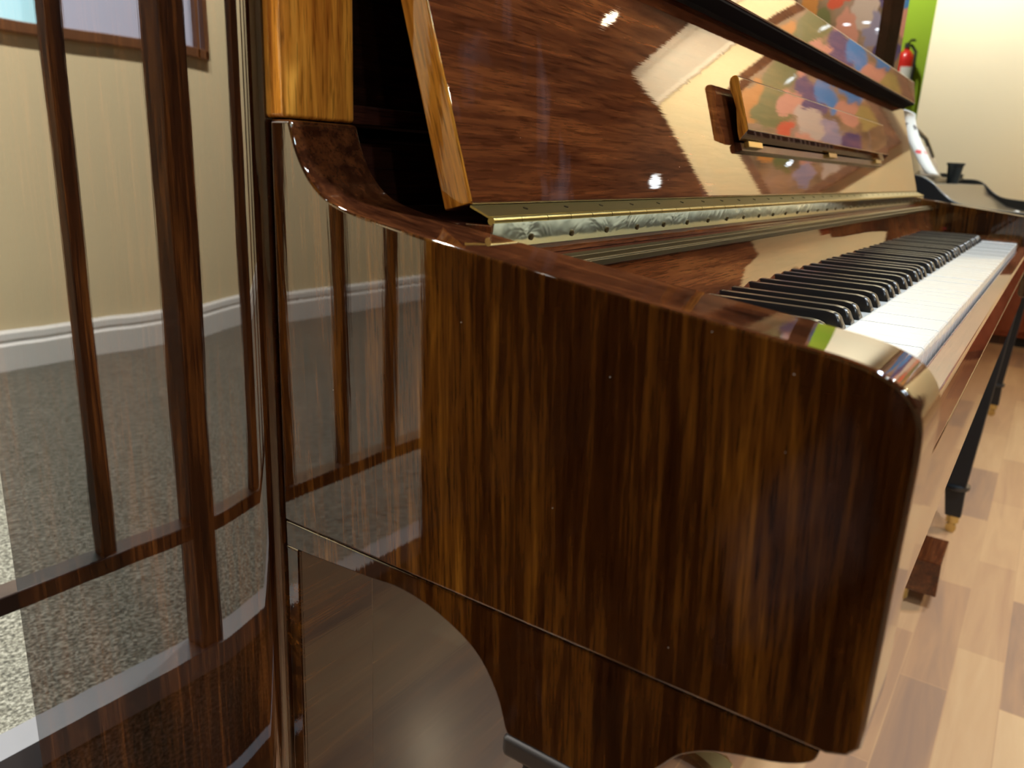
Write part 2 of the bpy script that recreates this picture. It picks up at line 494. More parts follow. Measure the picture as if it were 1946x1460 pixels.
# ceiling fittings
fit = None
fm_ring = plain('lamp_ring', (0.8, 0.8, 0.8), 0.4)
for i, (x, y, e, c, t, sp) in enumerate(DL):
    r = empty('ceiling_light', (x, y, ZC))
    places = ['above the bass end of the keyboard', 'between the brown and black pianos', 'over the bass side of the brown piano', 'beside the cream wall edge',
              'in front of the framed picture', 'over the wooden floor in front', 'before the green wall', 'added over the carpet by the railing to wash the wall',
              'added over the carpet at the left window to wash the wall', 'first of three in front of the row', 'middle of three in front of the row', 'last of three in front of the row']
    tag(r, 'round recessed ceiling downlight ' + places[i], 'ceiling light', 'recessed downlights')
    MB().lathe((x, y, ZC - 0.012), [(0.052, 0.012), (0.052, 0.0), (0.066, 0.0), (0.066, 0.012)], 24, cap=False).build('ring', fm_ring, r)
    le = plain('lamp_lens_%d' % i, (0.9, 0.9, 0.9), 0.4, emit=c, es=22.0 if i < 9 else 260.0)
    MB().lathe((x, y, ZC - 0.006), [(0.001, 0.0), (0.05, 0.0), (0.05, 0.003)], 24).build('lens', le, r)

# railing at the step
rl = empty('railing', (-1.2, 0.785, PZ))
tag(rl, 'dark painted railing with square balusters standing on the metal-edged carpeted step', 'railing')
MB().box(-3.4, 0.9, 0.772, 0.800, 0.378, 0.398).build('bottom_rail', M['railwood'], rl, 0.002)
MB().box(-3.4, 0.9, 0.765, 0.808, 1.20, 1.24).build('hand_rail', M['railwood'], rl, 0.006)
bx = [-0.137, -0.025, 0.08, 0.19]
x = -0.372
while x > -3.3:
    bx.append(x); x -= 0.100
for i, x in enumerate(bx):
    if abs(x + 1.6) < 0.06: continue
    MB().box(x - 0.008, x + 0.008, 0.778, 0.794, 0.396, 1.202).build('baluster', M['railwood'], rl, 0.001, 1)
for x in (-0.250, -1.6, -3.2):
    MB().box(x - 0.015, x + 0.015, 0.769, 0.803, PZ + 0.003, 1.202).build('post', M['railwood'], rl, 0.002)

# ------------------------------------------------------------------ the brown piano
PX = 0.7555
P = empty('upright_piano', (PX, 0.35, 0.0))
tag(P, 'glossy walnut brown upright piano with open fallboard and scratched side, filling the foreground', 'piano')
TOTX = 1.511
AT = 0.0453

def side_panel(mirror):
    # vertical profile in (x,y): outer face at x=-0.006, gently easing inwards near the front edge
    pts = []
    xo = -0.006
    for i in range(0, 13):
        y = 0.68 - (0.68 - 0.385) * i / 12
        pts.append((xo, y))
    for i in range(1, 9):
        t = i / 8
        pts.append((xo + 0.0009 * t * t, 0.385 - 0.048 * t))
    pts += [(xo + 0.0014, 0.3352), (xo + 0.0024, 0.3336), (xo + 0.0042, 0.3322), (xo + 0.006, 0.3316), (xo + 0.012, 0.3313)]
    pts += [(0.045, 0.3313), (0.045, 0.68)]
    if mirror: pts = [(TOTX - a, b) for a, b in pts]
    return MB().vprism(pts, 0.03, 1.26)
for mi in (False, True):
    side_panel(mi).build('side_panel', M['side'], P, 0.0, angle=40)

arm_top = spline([(0.3145, 0.8438), (0.3101, 0.8313), (0.3041, 0.8210), (0.2973, 0.8137), (0.2880, 0.8078), (0.2735, 0.8035), (0.2560, 0.8003), (0.2380, 0.7975), (0.2200, 0.7950), (0.1990, 0.7920), (0.1700, 0.7884), (0.1334, 0.7838), (0.0884, 0.7786), (0.0620, 0.7754), (0.0480, 0.7735), (0.0385, 0.7712), (0.0305, 0.7675), (0.0252, 0.7622), (0.0226, 0.7565), (0.0216, 0.7490), (0.0213, 0.7407)], 5)
arm_prof = [(0.3290, 0.6272), (0.3290, 0.8438)] + arm_top + [(0.0210, 0.6445), (0.0212, 0.6350), (0.0250, 0.6298), (0.0320, 0.6272)]
ARM_MATS = [M['armtop'], M['arm']]
def arm(mirror):
    x0, x1 = (0.0, AT) if not mirror else (TOTX - AT, TOTX)
    return MB().prism(arm_prof, x0, x1, 0, 1)
for mi in (False, True):
    arm(mi).build('arm', ARM_MATS, P, 0.0026, 4, angle=45)

for mi in (False, True):
    f_ = (lambda a, b: (a, b)) if not mi else (lambda a, b: (TOTX - b, TOTX - a))
    a, b = f_(0.0006, 0.0473)
    MB().box(a, b, 0.318, 0.36, 0.8446, 1.26).build('corner_post', M['post'] if not mi else M['panel'], P, 0.0022)  # one wood: colour lit orange at the bass, darkened at the treble
    a, b = f_(0.0010, 0.0605)
    MB().box(a, b, 0.318, 0.345, 0.05, 0.6115).build('lower_post', M['lower'], P, 0.002)
    # corbel under the arm
    low = spline([(0.3290, 0.6108), (0.3100, 0.6112), (0.2627, 0.6142), (0.2403, 0.6158), (0.2157, 0.6115), (0.1921, 0.6002), (0.1786, 0.5827), (0.1725, 0.5655), (0.1700, 0.5630)], 4)
    low2 = spline([(0.1090, 0.5630), (0.0990, 0.5790), (0.0928, 0.5876), (0.0856, 0.5969), (0.0751, 0.6044), (0.0627, 0.6094), (0.0470, 0.6144), (0.0365, 0.6205), (0.0342, 0.6262)], 4)
    a, b = f_(0.0010, 0.0440)
    MB().prism([(0.3290, 0.6266)] + low + low2, a, b).build('corbel', M['corbel'], P, 0.0022, 3, angle=45)
    a, b = f_(-0.001, 0.046)
    MB().box(a, b, 0.1060, 0.1730, 0.5510, 0.5630).build('leg_cap', M['leg'], P, 0.003)
    a, b = f_(0.002, 0.043)
    MB().prism([(0.115, 0.551), (0.163, 0.551), (0.158, 0.09), (0.118, 0.09)], a, b).build('leg', M['leg'], P, 0.003)
    a, b = f_(0.010, 0.141)
    MB().prism([(0.33, 0.030), (0.33, 0.104), (0.058, 0.102), (0.056, 0.030)], a, b).build('toe', M['front'], P, 0.002)
    cx = a + 0.018 if mi else b - 0.018
    c_ = MB()
    c_.tube([(cx - 0.008, 0.118, 0.0125), (cx + 0.008, 0.118, 0.0125)], 0.0125, 20)
    c_.box(cx - 0.012, cx + 0.012, 0.108, 0.130, 0.022, 0.034)
    c_.build('castor', M['brass'], P, 0.001)

# lower front panel, bottom board, back
MB().box(0.0605, TOTX - 0.0605, 0.324, 0.345, 0.10, 0.6115).build('lower_panel', M['lower'], P, 0.002)
MB().box(0.05, TOTX - 0.05, 0.33, 0.66, 0.05, 0.09).build('bottom_board', M['dark'], P)
MB().box(0.045, TOTX - 0.045, 0.64, 0.68, 0.09, 1.22).build('back_frame', M['dark'], P)
MB().box(-0.02, TOTX + 0.02, 0.36, 0.70, 1.26, 1.285).build('top_lid', M['side'], P, 0.004)
MB().box(0.0473, TOTX - 0.0473, 0.337, 0.355, 0.8546, 1.26).build('upper_panel', M['panel'], P, 0.002)
MB().box(0.0473, TOTX - 0.0473, 0.322, 0.36, 0.8444, 0.8545).build('panel_ledge', M['dark'], P, 0.001)
MB().prism([(0.335, 0.800), (0.345, 0.800), (0.345, 0.836), (0.335, 0.836)], 0.0473, TOTX - 0.0473).build('action_rail', M['dark'], P, 0.001)
MB().box(0.0453, TOTX - 0.0453, 0.244, 0.345, 0.785, 0.799).build('key_shelf', M['dark'], P, 0.001)
for q in (0.095, 0.135, 0.30):
    MB().lathe((q, 0.325, 0.799), [(0.0018, 0.0), (0.0018, 0.0008), (0.0008, 0.0014)], 10).build('shelf_screw', M['chrome'], P)

# keybed and keyslip
kb = MB().box(AT, TOTX - AT, 0.0297, 0.345, 0.6165, 0.6975)
kb.build('keybed', M['front'], P, 0.0015)
MB().prism([(0.0300, 0.6975), (0.0335, 0.7195), (0.0352, 0.7212), (0.0490, 0.7212), (0.0500, 0.7200), (0.0500, 0.6975)], AT, TOTX - AT).build('keyslip', M['slip'], P, 0.0008, 2)
# key blocks
KX0 = 0.1438
WW = 0.0235
for a, b in ((AT, KX0 - 0.002), (KX0 + 52 * WW + 0.002, TOTX - AT)):
    MB().prism([(0.0500, 0.6975), (0.0500, 0.7290), (0.0530, 0.7340), (0.060, 0.7355), (0.2050, 0.7355), (0.2050, 0.6975)], a, b).build('key_block', M['front'], P, 0.001)

# keys
def white_key_mesh():
    m = MB()
    m.prism([(0.0521, 0.7130), (0.0521, 0.7305), (0.0527, 0.7315), (0.0538, 0.7320), (0.2030, 0.7320), (0.2030, 0.7000), (0.0640, 0.7000), (0.0640, 0.7130)], -0.01153, 0.01153)
    return m
proto = None
for i in range(52):
    x = KX0 + (i + 0.5) * WW
    if proto is None:
        m = white_key_mesh()
        m.v = [(p[0] + PX, p[1] + 0.35, p[2]) for p in m.v]   # local coordinates
        proto = m.build('white_key', M['ivory'], P, 0.0006, 2)
        proto.location = (x - PX, -0.35, 0)
        k = proto
    else:
        k = proto.copy(); COL.objects.link(k); k.parent = P
        k.location = (x - PX, -0.35, random.uniform(-0.0002, 0.0002))
def black_key_mesh():
    m = MB()
    zb = 0.7322
    w0, w1 = 0.0062, 0.0047
    secs = [(0.1035, 0.0, 1.0), (0.1045, 0.0030, 0.95), (0.1068, 0.0078, 0.85), (0.1085, 0.0095, 0.72), (0.1115, 0.0105, 0.6), (0.1160, 0.0112, 0.5), (0.2020, 0.0112, 0.5)]
    vs = []
    for y, h, _ in secs:
        wt = w1 * (1.0 if h > 0.004 else 1.0)
        h2 = max(h, 0.0004)
        hh = h2 * 0.82
        wb = w0
        wm = w0 + (w1 - w0) * min(1, h2 / 0.011)
        vs += [(-wb, y, zb), (-wm - 0.0002, y, zb + hh), (-wm * 0.78, y, zb + h2), (wm * 0.78, y, zb + h2), (wm + 0.0002, y, zb + hh), (wb, y, zb)]
    fs = []
    for i in range(len(secs) - 1):
        for k in range(6):
            l = (k + 1) % 6
            fs.append((i * 6 + k, (i + 1) * 6 + k, (i + 1) * 6 + l, i * 6 + l))
    fs += [tuple(range(6)), tuple(range(len(secs) * 6 - 6, len(secs) * 6))[::-1]]
    m.add(vs, fs)
    return m
offs = [(1, -0.1), (2, 0.1), (4, -0.13), (5, 0.0), (6, 0.13)]
pos = [1.0]    # A#0
for o_ in range(8):
    for a, d in offs:
        p = 2 + o_ * 7 + a + d
        if p < 51: pos.append(p)
proto = None
for p in pos:
    x = KX0 + p * WW
    if proto is None:
        m = black_key_mesh()
        m.v = [(q[0] + PX, q[1] + 0.35, q[2]) for q in m.v]
        proto = m.build('black_key', M['ebony'], P, 0, smooth=True, angle=50)
        k = proto
    else:
        k = proto.copy(); COL.objects.link(k); k.parent = P
    k.location = (x - PX, -0.35, 0)

MB().box(KX0, KX0 + 52 * WW, 0.1890, 0.1990, 0.7328, 0.7380).build('key_felt', M['felt'], P, 0.001)
MB().prism([(0.1960, 0.7370), (0.2175, 0.7370), (0.2175, 0.7760), (0.2068, 0.7760), (0.2066, 0.7650), (0.2058, 0.7600), (0.2040, 0.7550), (0.2005, 0.7460)], AT, TOTX - AT).build('nameboard', M['front'], P, 0.0012)
MB().prism([(0.2045, 0.7760), (0.2175, 0.7760), (0.2175, 0.7825), (0.2085, 0.7825), (0.2085, 0.7795), (0.2045, 0.7795)], AT, TOTX - AT).build('brass_rail', plain('rail_tarnished', (0.12, 0.09, 0.04), 0.35, 0.9), P, 0.0004, 2)
MB().box(AT, TOTX - AT, 0.2175, 0.2420, 0.7370, 0.7819).build('rear_rail', M['dark'], P)

# fallboard (open, leaning back)
LX0, LX1 = 0.0473, TOTX - 0.0473
lid = [(0.2379, 0.8084), (0.2888, 0.9625), (0.2855, 0.9650), (0.2690, 0.9700), (0.2770, 1.0080), (0.2960, 1.0110), (0.3095, 0.9950), (0.3065, 0.9660), (0.2555, 0.8035)]
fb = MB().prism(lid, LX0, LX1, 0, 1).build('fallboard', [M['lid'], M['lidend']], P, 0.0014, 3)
MB().prism([(0.2880, 0.9600), (0.2852, 0.9640), (0.2700, 0.9688), (0.2702, 0.9672), (0.2845, 0.9622), (0.2868, 0.9590)], LX0 + 0.001, LX1 - 0.001).build('lip_strip', plain('lip_strip', (0.005, 0.0035, 0.004), 0.7, ior=1.15), fb)  # thin black strip added under the lip
MB().prism([(0.2270, 0.7819), (0.2420, 0.7819), (0.2420, 0.7990), (0.2252, 0.7990), (0.2270, 0.7885)], LX0, LX1).build('hinge_strip', M['front'], P, 0.0006)
# hinge
hg = MB()
hg.prism([(0.2260, 0.7878), (0.2272, 0.7878), (0.2253, 0.8000), (0.2241, 0.8000)], LX0, LX1)
hinge = hg.build('hinge', M['leaf'], P, 0)
kn = MB()
r_ = 0.0021
x = LX0
i = 0
while x < LX1 - 0.001:
    x2 = min(x + 0.0245, LX1)
    kn.tube([(x + 0.0003, 0.2262, 0.8010), (x2 - 0.0003, 0.2262, 0.8010)], r_, 14)
    x = x2
kn.build('knuckles', M['brassd'], hinge)
lf = MB()
lf.prism([(0.2275, 0.8022), (0.2275, 0.8032), (0.2390, 0.8078), (0.2394, 0.8068)], LX0, LX1)
lf.build('upper_leaf', M['brassd'], hinge)
sc = 0
x = LX0 + 0.035
while x < LX1:
    m = MB()
    m.tube([(x, 0.2256, 0.7920), (x, 0.2247, 0.7919), (x, 0.2244, 0.7918)], [0.0019, 0.0018, 0.0010], 12)
    m.build('screw', M['screw'], hinge)
    m = MB()
    m.tube([(x + 0.006, 0.2340, 0.8050), (x + 0.006, 0.2337, 0.8061)], [0.0018, 0.0014], 12)
    m.build('screw', M['screw'], hinge)
    x += 0.042

# folding music ledge on the fallboard
dn = Vector((0, -1, 0.33)).normalized()      # out of the lid face
du = Vector((0, 0.33, 1)).normalized()       # up the lid face
def onlid(u, n):
    """u metres up from the bottom edge, n metres out of the face -> (y,z)"""
    b = Vector((0, 0.2379, 0.8084)) + du * u + dn * n
    return (b.y, b.z)
face = [(0.0550, 0.0160), (0.1015, 0.0155), (0.1032, 0.0140), (0.1037, 0.0115), (0.1025, 0.0085), (0.0990, 0.0068), (0.0930, 0.0064), (0.0850, 0.0078), (0.0760, 0.0086), (0.0660, 0.0072), (0.0560, 0.0060), (0.0480, 0.0062)]
ml = MB()
ml.prism([onlid(u, n) for u, n in face], 0.445, 1.12, 0, 1)
ledge = ml.build('music_ledge', [M['lid'], M['lidend']], fb, 0.0007, 2)
MB().prism([onlid(u, n) for u, n in [(0.0400, -0.0003), (0.0400, 0.0050), (0.0470, 0.0050), (0.0490, -0.0003)]], 0.452, 1.115).build('ledge_mount', M['dark'], ledge, 0.0005)
for x in (0.462, 0.76, 1.05):
    m = MB(); m.prism([onlid(u, n) for u, n in [(0.0425, 0.0048), (0.0425, 0.0090), (0.0480, 0.0090), (0.0480, 0.0048)]], x, x + 0.04)
    m.build('ledge_hinge', M['brass'], ledge, 0.0004)

# pedals
for x in (0.640, 0.725, 0.810):
    m = MB()
    pp = [(x, 0.345, 0.055), (x, 0.30, 0.056), (x, 0.26, 0.052), (x, 0.235, 0.047), (x, 0.222, 0.044)]
    vs = []; ws = [0.010, 0.011, 0.018, 0.026, 0.018]
    for (px, py, pz), w in zip(pp, ws):
        vs += [(px - w, py, pz), (px - w * 0.6, py, pz + 0.006), (px + w * 0.6, py, pz + 0.006), (px + w, py, pz), (px, py, pz - 0.006)]
    fs = []
    for i in range(4):
        for k in range(5):
            fs.append((i * 5 + k, (i + 1) * 5 + k, (i + 1) * 5 + (k + 1) % 5, i * 5 + (k + 1) % 5))
    fs += [tuple(range(5)), tuple(range(20, 25))[::-1]]
    m.add(vs, fs)
    m.build('pedal', M['brass'], P, 0, sub=1)

# ------------------------------------------------------------------ black piano beyond
BX0, BX1 = 1.80, 3.28
Q = empty('upright_piano', ((BX0 + BX1) / 2, 0.35, 0))
tag(Q, 'black upright piano standing beyond the treble end of the brown one', 'piano')
ba = spline([(0.335, 0.842), (0.300, 0.842), (0.278, 0.838), (0.255, 0.826), (0.235, 0.808), (0.210, 0.790), (0.180, 0.780), (0.120, 0.774), (0.055, 0.770), (0.035, 0.760), (0.030, 0.745)], 5)
bprof = [(0.335, 0.62)] + ba + [(0.030, 0.64), (0.04, 0.62)]
for a, b in ((BX0, BX0 + 0.045), (BX1 - 0.045, BX1)):
    MB().prism(bprof, a, b).build('arm', M['black'], Q, 0.003, 3, angle=45)
    MB().box(a, b, 0.335, 0.68, 0.03, 0.86).build('side_panel', M['black'], Q, 0.003)
MB().box(BX0 + 0.045, BX1 - 0.045, 0.035, 0.335, 0.62, 0.70).build('keybed', M['black'], Q, 0.003)
fbp = [(0.06, 0.70), (0.055, 0.722), (0.065, 0.732), (0.17, 0.750), (0.235, 0.790), (0.258, 0.8240), (0.335, 0.8240), (0.335, 0.70)]
MB().prism(fbp, BX0 + 0.045, BX1 - 0.045).build('fallboard', M['black'], Q, 0.004)
MB().lathe((BX0 + 0.62, 0.105, 0.738), [(0.004, 0), (0.004, 0.006), (0.009, 0.010), (0.010, 0.016), (0.006, 0.021), (0.001, 0.022)], 14).build('fallboard_knob', M['ivory'], Q)
MB().box(BX0 + 0.045, BX1 - 0.045, 0.345, 0.365, 0.09, 0.62).build('lower_panel', M['black'], Q, 0.002)
MB().box(BX0 + 0.045, BX1 - 0.045, 0.335, 0.66, 0.824, 0.842).build('top_lid', M['black'], Q, 0.003)
legblack = plain('leg_satin_black', (0.008, 0.010, 0.013), 0.5)
for x, y in ((1.792, 0.069), (3.02, 0.064)):
    lg = MB()
    w = 0.022
    vs = []
    for z, yy, ww in ((0.62, y - 0.030 + 0.03, w * 1.5), (0.125, y + 0.011, w), (0.115, y + 0.011, w), (0.045, y + 0.004, w * 0.78)):
        vs += [(x - ww + 0.02, yy - ww, z), (x + ww + 0.02, yy - ww, z), (x + ww + 0.02, yy + ww, z), (x - ww + 0.02, yy + ww, z)]
    fs = [(0, 1, 2, 3), (12, 15, 14, 13)]
    for i in range(3):
        for k in range(4):
            fs.append((i * 4 + k, i * 4 + (k + 1) % 4, (i + 1) * 4 + (k + 1) % 4, (i + 1) * 4 + k))
    lg.add(vs, fs)
    lo = lg.build('leg', legblack, Q, 0.003)
    MB().lathe((x + 0.02, y + 0.011, 0.112), [(0.024, 0), (0.0295, 0.003), (0.0305, 0.008), (0.0295, 0.013), (0.024, 0.016)], 20).build('leg_ring', M['black'], lo)
    cs = MB()
    cs.lathe((x + 0.02, y + 0.004, 0.024), [(0.010, 0), (0.0145, 0.003), (0.0145, 0.023), (0.010, 0.024)], 18)
    cs.tube([(x + 0.012, y + 0.004, 0.012), (x + 0.028, y + 0.004, 0.012)], 0.012, 18)
    cs.build('castor', M['brass'], lo)

# music desk of the black piano: panel below, open bar frame above
md = MB()
def deskpt(x, z):   # leaning back
    return (x, 0.335 + (z - 0.842) * 0.25, z)
def slab(m, pts, t=0.008, mi=0):
    n = len(pts)
    a = [deskpt(*p) for p in pts]; b = [(p[0], p[1] + t, p[2]) for p in a]
    m.add(a + b, [tuple(range(n)), tuple(range(n, 2 * n))[::-1]] + [(i, (i + 1) % n, n + (i + 1) % n, n + i) for i in range(n)], mi)
    return m
desk_reflect = plain('desk_wall_reflection', (0.34, 0.31, 0.27), 0.35, coat=0.5)  # black desk, its grey wall reflection put into the colour
slab(md, [(1.90, 0.843), (2.62, 0.843), (2.45, 0.925), (1.95, 0.925)])
desk = md.build('music_desk', desk_reflect, Q, 0.001)
db = MB()
db.tube([deskpt(1.90, 0.845), deskpt(1.88, 0.93), deskpt(1.85, 0.975), deskpt(1.86, 0.985), deskpt(2.12, 0.965), deskpt(2.34, 0.945), deskpt(2.45, 0.90)], 0.006, 10)
db.build('desk_frame', M['black'], desk)

# curling music sheet
sh = MB()
c0 = [(0.300, 0.846), (0.306, 0.858), (0.318, 0.880), (0.330, 0.905), (0.342, 0.930), (0.350, 0.955), (0.353, 0.975), (0.350, 0.985)]
c0 = spline(c0, 3)
vs = []
for i, (y, z) in enumerate(c0):
    t = i / (len(c0) - 1)
    xa = 2.02 - 0.22 * t; xb = xa + 0.22
    for k in range(5):
        vs.append((xa + (xb - xa) * k / 4, y - 0.012 * math.sin(PI * k / 4), z))
fs = []
for i in range(len(c0) - 1):
    for k in range(4):
        fs.append((i * 5 + k, i * 5 + k + 1, (i + 1) * 5 + k + 1, (i + 1) * 5 + k))
sh.add(vs, fs)
def sheet_mat():
    m, nt, b = newmat('sheet_paper'); L = nt.links.new
    b.inputs['Roughness'].default_value = 0.6
    tc = N(nt, 'ShaderNodeTexCoord'); sx = N(nt, 'ShaderNodeSeparateXYZ'); L(tc.outputs['Generated'], sx.inputs[0])
    r1 = ramp(nt, [(0.0, (0.78, 0.84, 0.86)), (0.335, (0.78, 0.84, 0.86)), (0.34, (0.75, 0.12, 0.14)), (0.40, (0.75, 0.12, 0.14)), (0.405, (0.78, 0.84, 0.86)), (0.74, (0.78, 0.84, 0.86)), (0.745, (0.10, 0.11, 0.14)), (0.82, (0.10, 0.11, 0.14)), (0.825, (0.78, 0.84, 0.86))])
    L(sx.outputs['Z'], r1.inputs[0])
    n = N(nt, 'ShaderNodeTexNoise', inp={'Scale': 9.0, 'Detail': 2.0}); L(tc.outputs['Generated'], n.inputs['Vector'])
    rr = ramp(nt, [(0.48, (0, 0, 0)), (0.52, (1, 1, 1))]); L(n.outputs['Fac'], rr.inputs[0])
    mx = N(nt, 'ShaderNodeMix', data_type='RGBA'); mx.inputs[6].default_value = (0.78, 0.84, 0.86, 1)
    L(rr.outputs[0], mx.inputs[0]); L(r1.outputs[0], mx.inputs[7]); L(mx.outputs[2], b.inputs['Base Color'])
    return m
so = sh.build('music_sheet', sheet_mat(), None)
sm_ = so.modifiers.new('thick', 'SOLIDIFY'); sm_.thickness = 0.002
tag(so, 'white curling music sheet leaning on the black piano music desk', 'sheet music')
# dark cup
cu = MB().lathe((2.61, 0.300, 0.8243), [(0.016, 0), (0.023, 0.055), (0.026, 0.056), (0.026, 0.062), (0.023, 0.062), (0.022, 0.056), (0.015, 0.004)], 24).build('cup', plain('cup_dark', (0.02, 0.03, 0.035), 0.4), None)
tag(cu, 'dark tapered cup with a rim standing on the black piano', 'cup')

# ------------------------------------------------------------------ red brown cabinet far behind
cb = empty('cabinet', (4.8, 0.0, 0))
tag(cb, 'reddish brown wooden cabinet with its base shadow as a black block in the far background', 'cabinet')
redw = wood('cabinet_wood', 2, [(0, (0.12, 0.02, 0.01)), (0.5, (0.26, 0.05, 0.022)), (1, (0.36, 0.09, 0.035))], figure=0.5, across=0.5, coat_ior=1.45, coat_rough=0.1)
MB().box(4.6, 4.97, -0.75, 0.33, 0.05, 0.62).build('body', redw, cb, 0.004)
MB().box(4.62, 4.96, -0.74, 0.32, 0.0, 0.05).build('base_shadow', M['void'], cb)  # shadow under the cabinet built as a black block
for a, b in ((-0.73, -0.22), (-0.20, 0.31)):
    d_ = MB().box(4.585, 4.6, a, b, 0.08, 0.59).build('door', redw, cb, 0.003)
    MB().lathe((4.578, (a + b) / 2 + 0.2, 0.33), [(0.004, 0), (0.010, 0.004), (0.010, 0.012), (0.004, 0.016)], 12).build('knob', M['brass'], d_)

wl = empty('wall_light', (5.35, -1.675, 2.12))
tag(wl, 'small round white wall light mirrored as a bright spot in the open fallboard', 'wall light')
m = MB(); m.tube([(5.349, -1.675, 2.12), (5.325, -1.675, 2.12)], 0.05, 24); m.build('base', fm_ring, wl, 0.002)
m = MB(); m.tube([(5.325, -1.675, 2.12), (5.315, -1.675, 2.12), (5.300, -1.675, 2.12)], [0.042, 0.038, 0.02], 24)
m.build('lens', plain('wall_lens', (0.9, 0.9, 0.9), 0.4, emit=(0.8, 0.92, 1.0), es=9.0), wl)

# ------------------------------------------------------------------ fire extinguisher on the green wall
fe = empty('fire_extinguisher', (6.42, 1.16, 1.37))
tag(fe, 'red fire extinguisher hanging on the bright green wall', 'fire extinguisher')
red = plain('extinguisher_red', (0.62, 0.02, 0.015), 0.3, coat=0.5)
MB().lathe((6.42, 1.16, 1.37), [(0.05, 0), (0.062, 0.01), (0.064, 0.03), (0.064, 0.28), (0.060, 0.32), (0.045, 0.35), (0.022, 0.37), (0.020, 0.385)], 28).build('cylinder', red, fe)
MB().box(6.395, 6.445, 1.145, 1.175, 1.75, 1.785).tube([(6.42, 1.16, 1.78), (6.37, 1.13, 1.80), (6.33, 1.10, 1.79)], 0.008, 8).build('valve', M['void'], fe)
MB().tube([(6.40, 1.13, 1.77), (6.37, 1.09, 1.72), (6.36, 1.085, 1.62), (6.365, 1.09, 1.50)], 0.010, 10).build('hose', M['void'], fe)
lbm = MB()
vs = []
for k in range(9):
    t = math.radians(170 + k * 11)
    for z in (1.50, 1.62): vs.append((6.42 + 0.0652 * math.cos(t), 1.16 + 0.0652 * math.sin(t), z))
lbm.add(vs, [(2 * k, 2 * k + 2, 2 * k + 3, 2 * k + 1) for k in range(8)])
lbm.build('label_band', plain('label_white', (0.8, 0.8, 0.75), 0.5), fe)

# ------------------------------------------------------------------ framed picture on the cream wall (seen mirrored in the lacquer)
def picture_mat(blobs, base):
    m, nt, b = newmat('picture_paint'); L = nt.links.new
    tc = N(nt, 'ShaderNodeTexCoord')
    ns = N(nt, 'ShaderNodeTexNoise', inp={'Scale': 11.0, 'Detail': 4.0}); L(tc.outputs['Object'], ns.inputs['Vector'])
    ad = N(nt, 'ShaderNodeMix', data_type='VECTOR'); ad.inputs[0].default_value = 0.13
    L(tc.outputs['Object'], ad.inputs[4]); L(ns.outputs['Color'], ad.inputs[5])
    vec = ad.outputs[1]
    rp = ramp(nt, base); n2 = N(nt, 'ShaderNodeTexNoise', inp={'Scale': 5.0, 'Detail': 2.0}); L(tc.outputs['Object'], n2.inputs['Vector'])
    L(n2.outputs['Fac'], rp.inputs[0])
    col = rp.outputs[0]
    for (y, z, ry, rz, c) in blobs:
        s = N(nt, 'ShaderNodeVectorMath', operation='SUBTRACT'); s.inputs[1].default_value = (0, y * 0.87 + 0.065, z * 0.87 + 0.065); L(vec, s.inputs[0])
        k = N(nt, 'ShaderNodeVectorMath', operation='MULTIPLY'); k.inputs[1].default_value = (0, 1 / ry, 1 / rz); L(s.outputs[0], k.inputs[0])
        l = N(nt, 'ShaderNodeVectorMath', operation='LENGTH'); L(k.outputs[0], l.inputs[0])
        t = N(nt, 'ShaderNodeMapRange', inp={'From Min': 1.0, 'From Max': 0.9}); L(l.outputs['Value'], t.inputs['Value'])
        mx = N(nt, 'ShaderNodeMix', data_type='RGBA'); L(t.outputs[0], mx.inputs[0]); L(col, mx.inputs[6]); mx.inputs[7].default_value = (*c, 1)
        col = mx.outputs[2]
    L(col, b.inputs['Base Color'])
    b.inputs['Roughness'].default_value = 0.5
    b.inputs['Coat Weight'].default_value = 1.0
    b.inputs['Coat Roughness'].default_value = 0.004
    b.inputs['Coat IOR'].default_value = 2.3
    return m
PY0, PY1, PZ0, PZ1 = -0.95, -0.12, 1.36, 2.28
pc = empty('framed_picture', (XF - 0.02, (PY0 + PY1) / 2, (PZ0 + PZ1) / 2))
tag(pc, 'large framed colourful figure painting on the cream wall, seen mirrored in the piano lacquer', 'picture')
PK = (0.62, 0.30, 0.26); BL = (0.02, 0.24, 0.75); NV = (0.06, 0.05, 0.22); GR = (0.14, 0.17, 0.06); OR = (0.55, 0.24, 0.05); RD = (0.62, 0.09, 0.04); WH = (0.55, 0.48, 0.50); YL = (0.38, 0.33, 0.12); LV = (0.28, 0.28, 0.50)
blobs = [(-0.22, 0.30, 0.14, 0.10, OR), (-0.10, 0.18, 0.13, 0.12, GR), (0.05, 0.30, 0.14, 0.08, GR), (-0.02, 0.16, 0.05, 0.06, PK), (0.02, 0.10, 0.05, 0.05, PK), (-0.12, 0.02, 0.06, 0.06, RD),
         (0.12, 0.10, 0.05, 0.12, NV), (0.03, -0.04, 0.06, 0.12, WH), (0.20, 0.02, 0.04, 0.10, BL), (0.27, 0.14, 0.03, 0.08, BL), (0.33, 0.00, 0.04, 0.11, BL), (0.24, -0.12, 0.06, 0.07, PK), (0.10, -0.16, 0.05, 0.10, LV),
         (-0.05, -0.18, 0.06, 0.12, PK), (-0.20, -0.14, 0.06, 0.10, GR), (-0.28, -0.02, 0.05, 0.09, OR), (0.32, -0.22, 0.05, 0.08, YL), (0.17, -0.30, 0.05, 0.08, NV), (-0.14, -0.32, 0.06, 0.07, LV), (0.02, -0.34, 0.05, 0.06, WH), (0.18, 0.24, 0.05, 0.05, PK)]
pm = picture_mat(blobs, [(0.3, (0.10, 0.08, 0.05)), (0.5, (0.28, 0.20, 0.13)), (0.7, (0.36, 0.26, 0.24))])
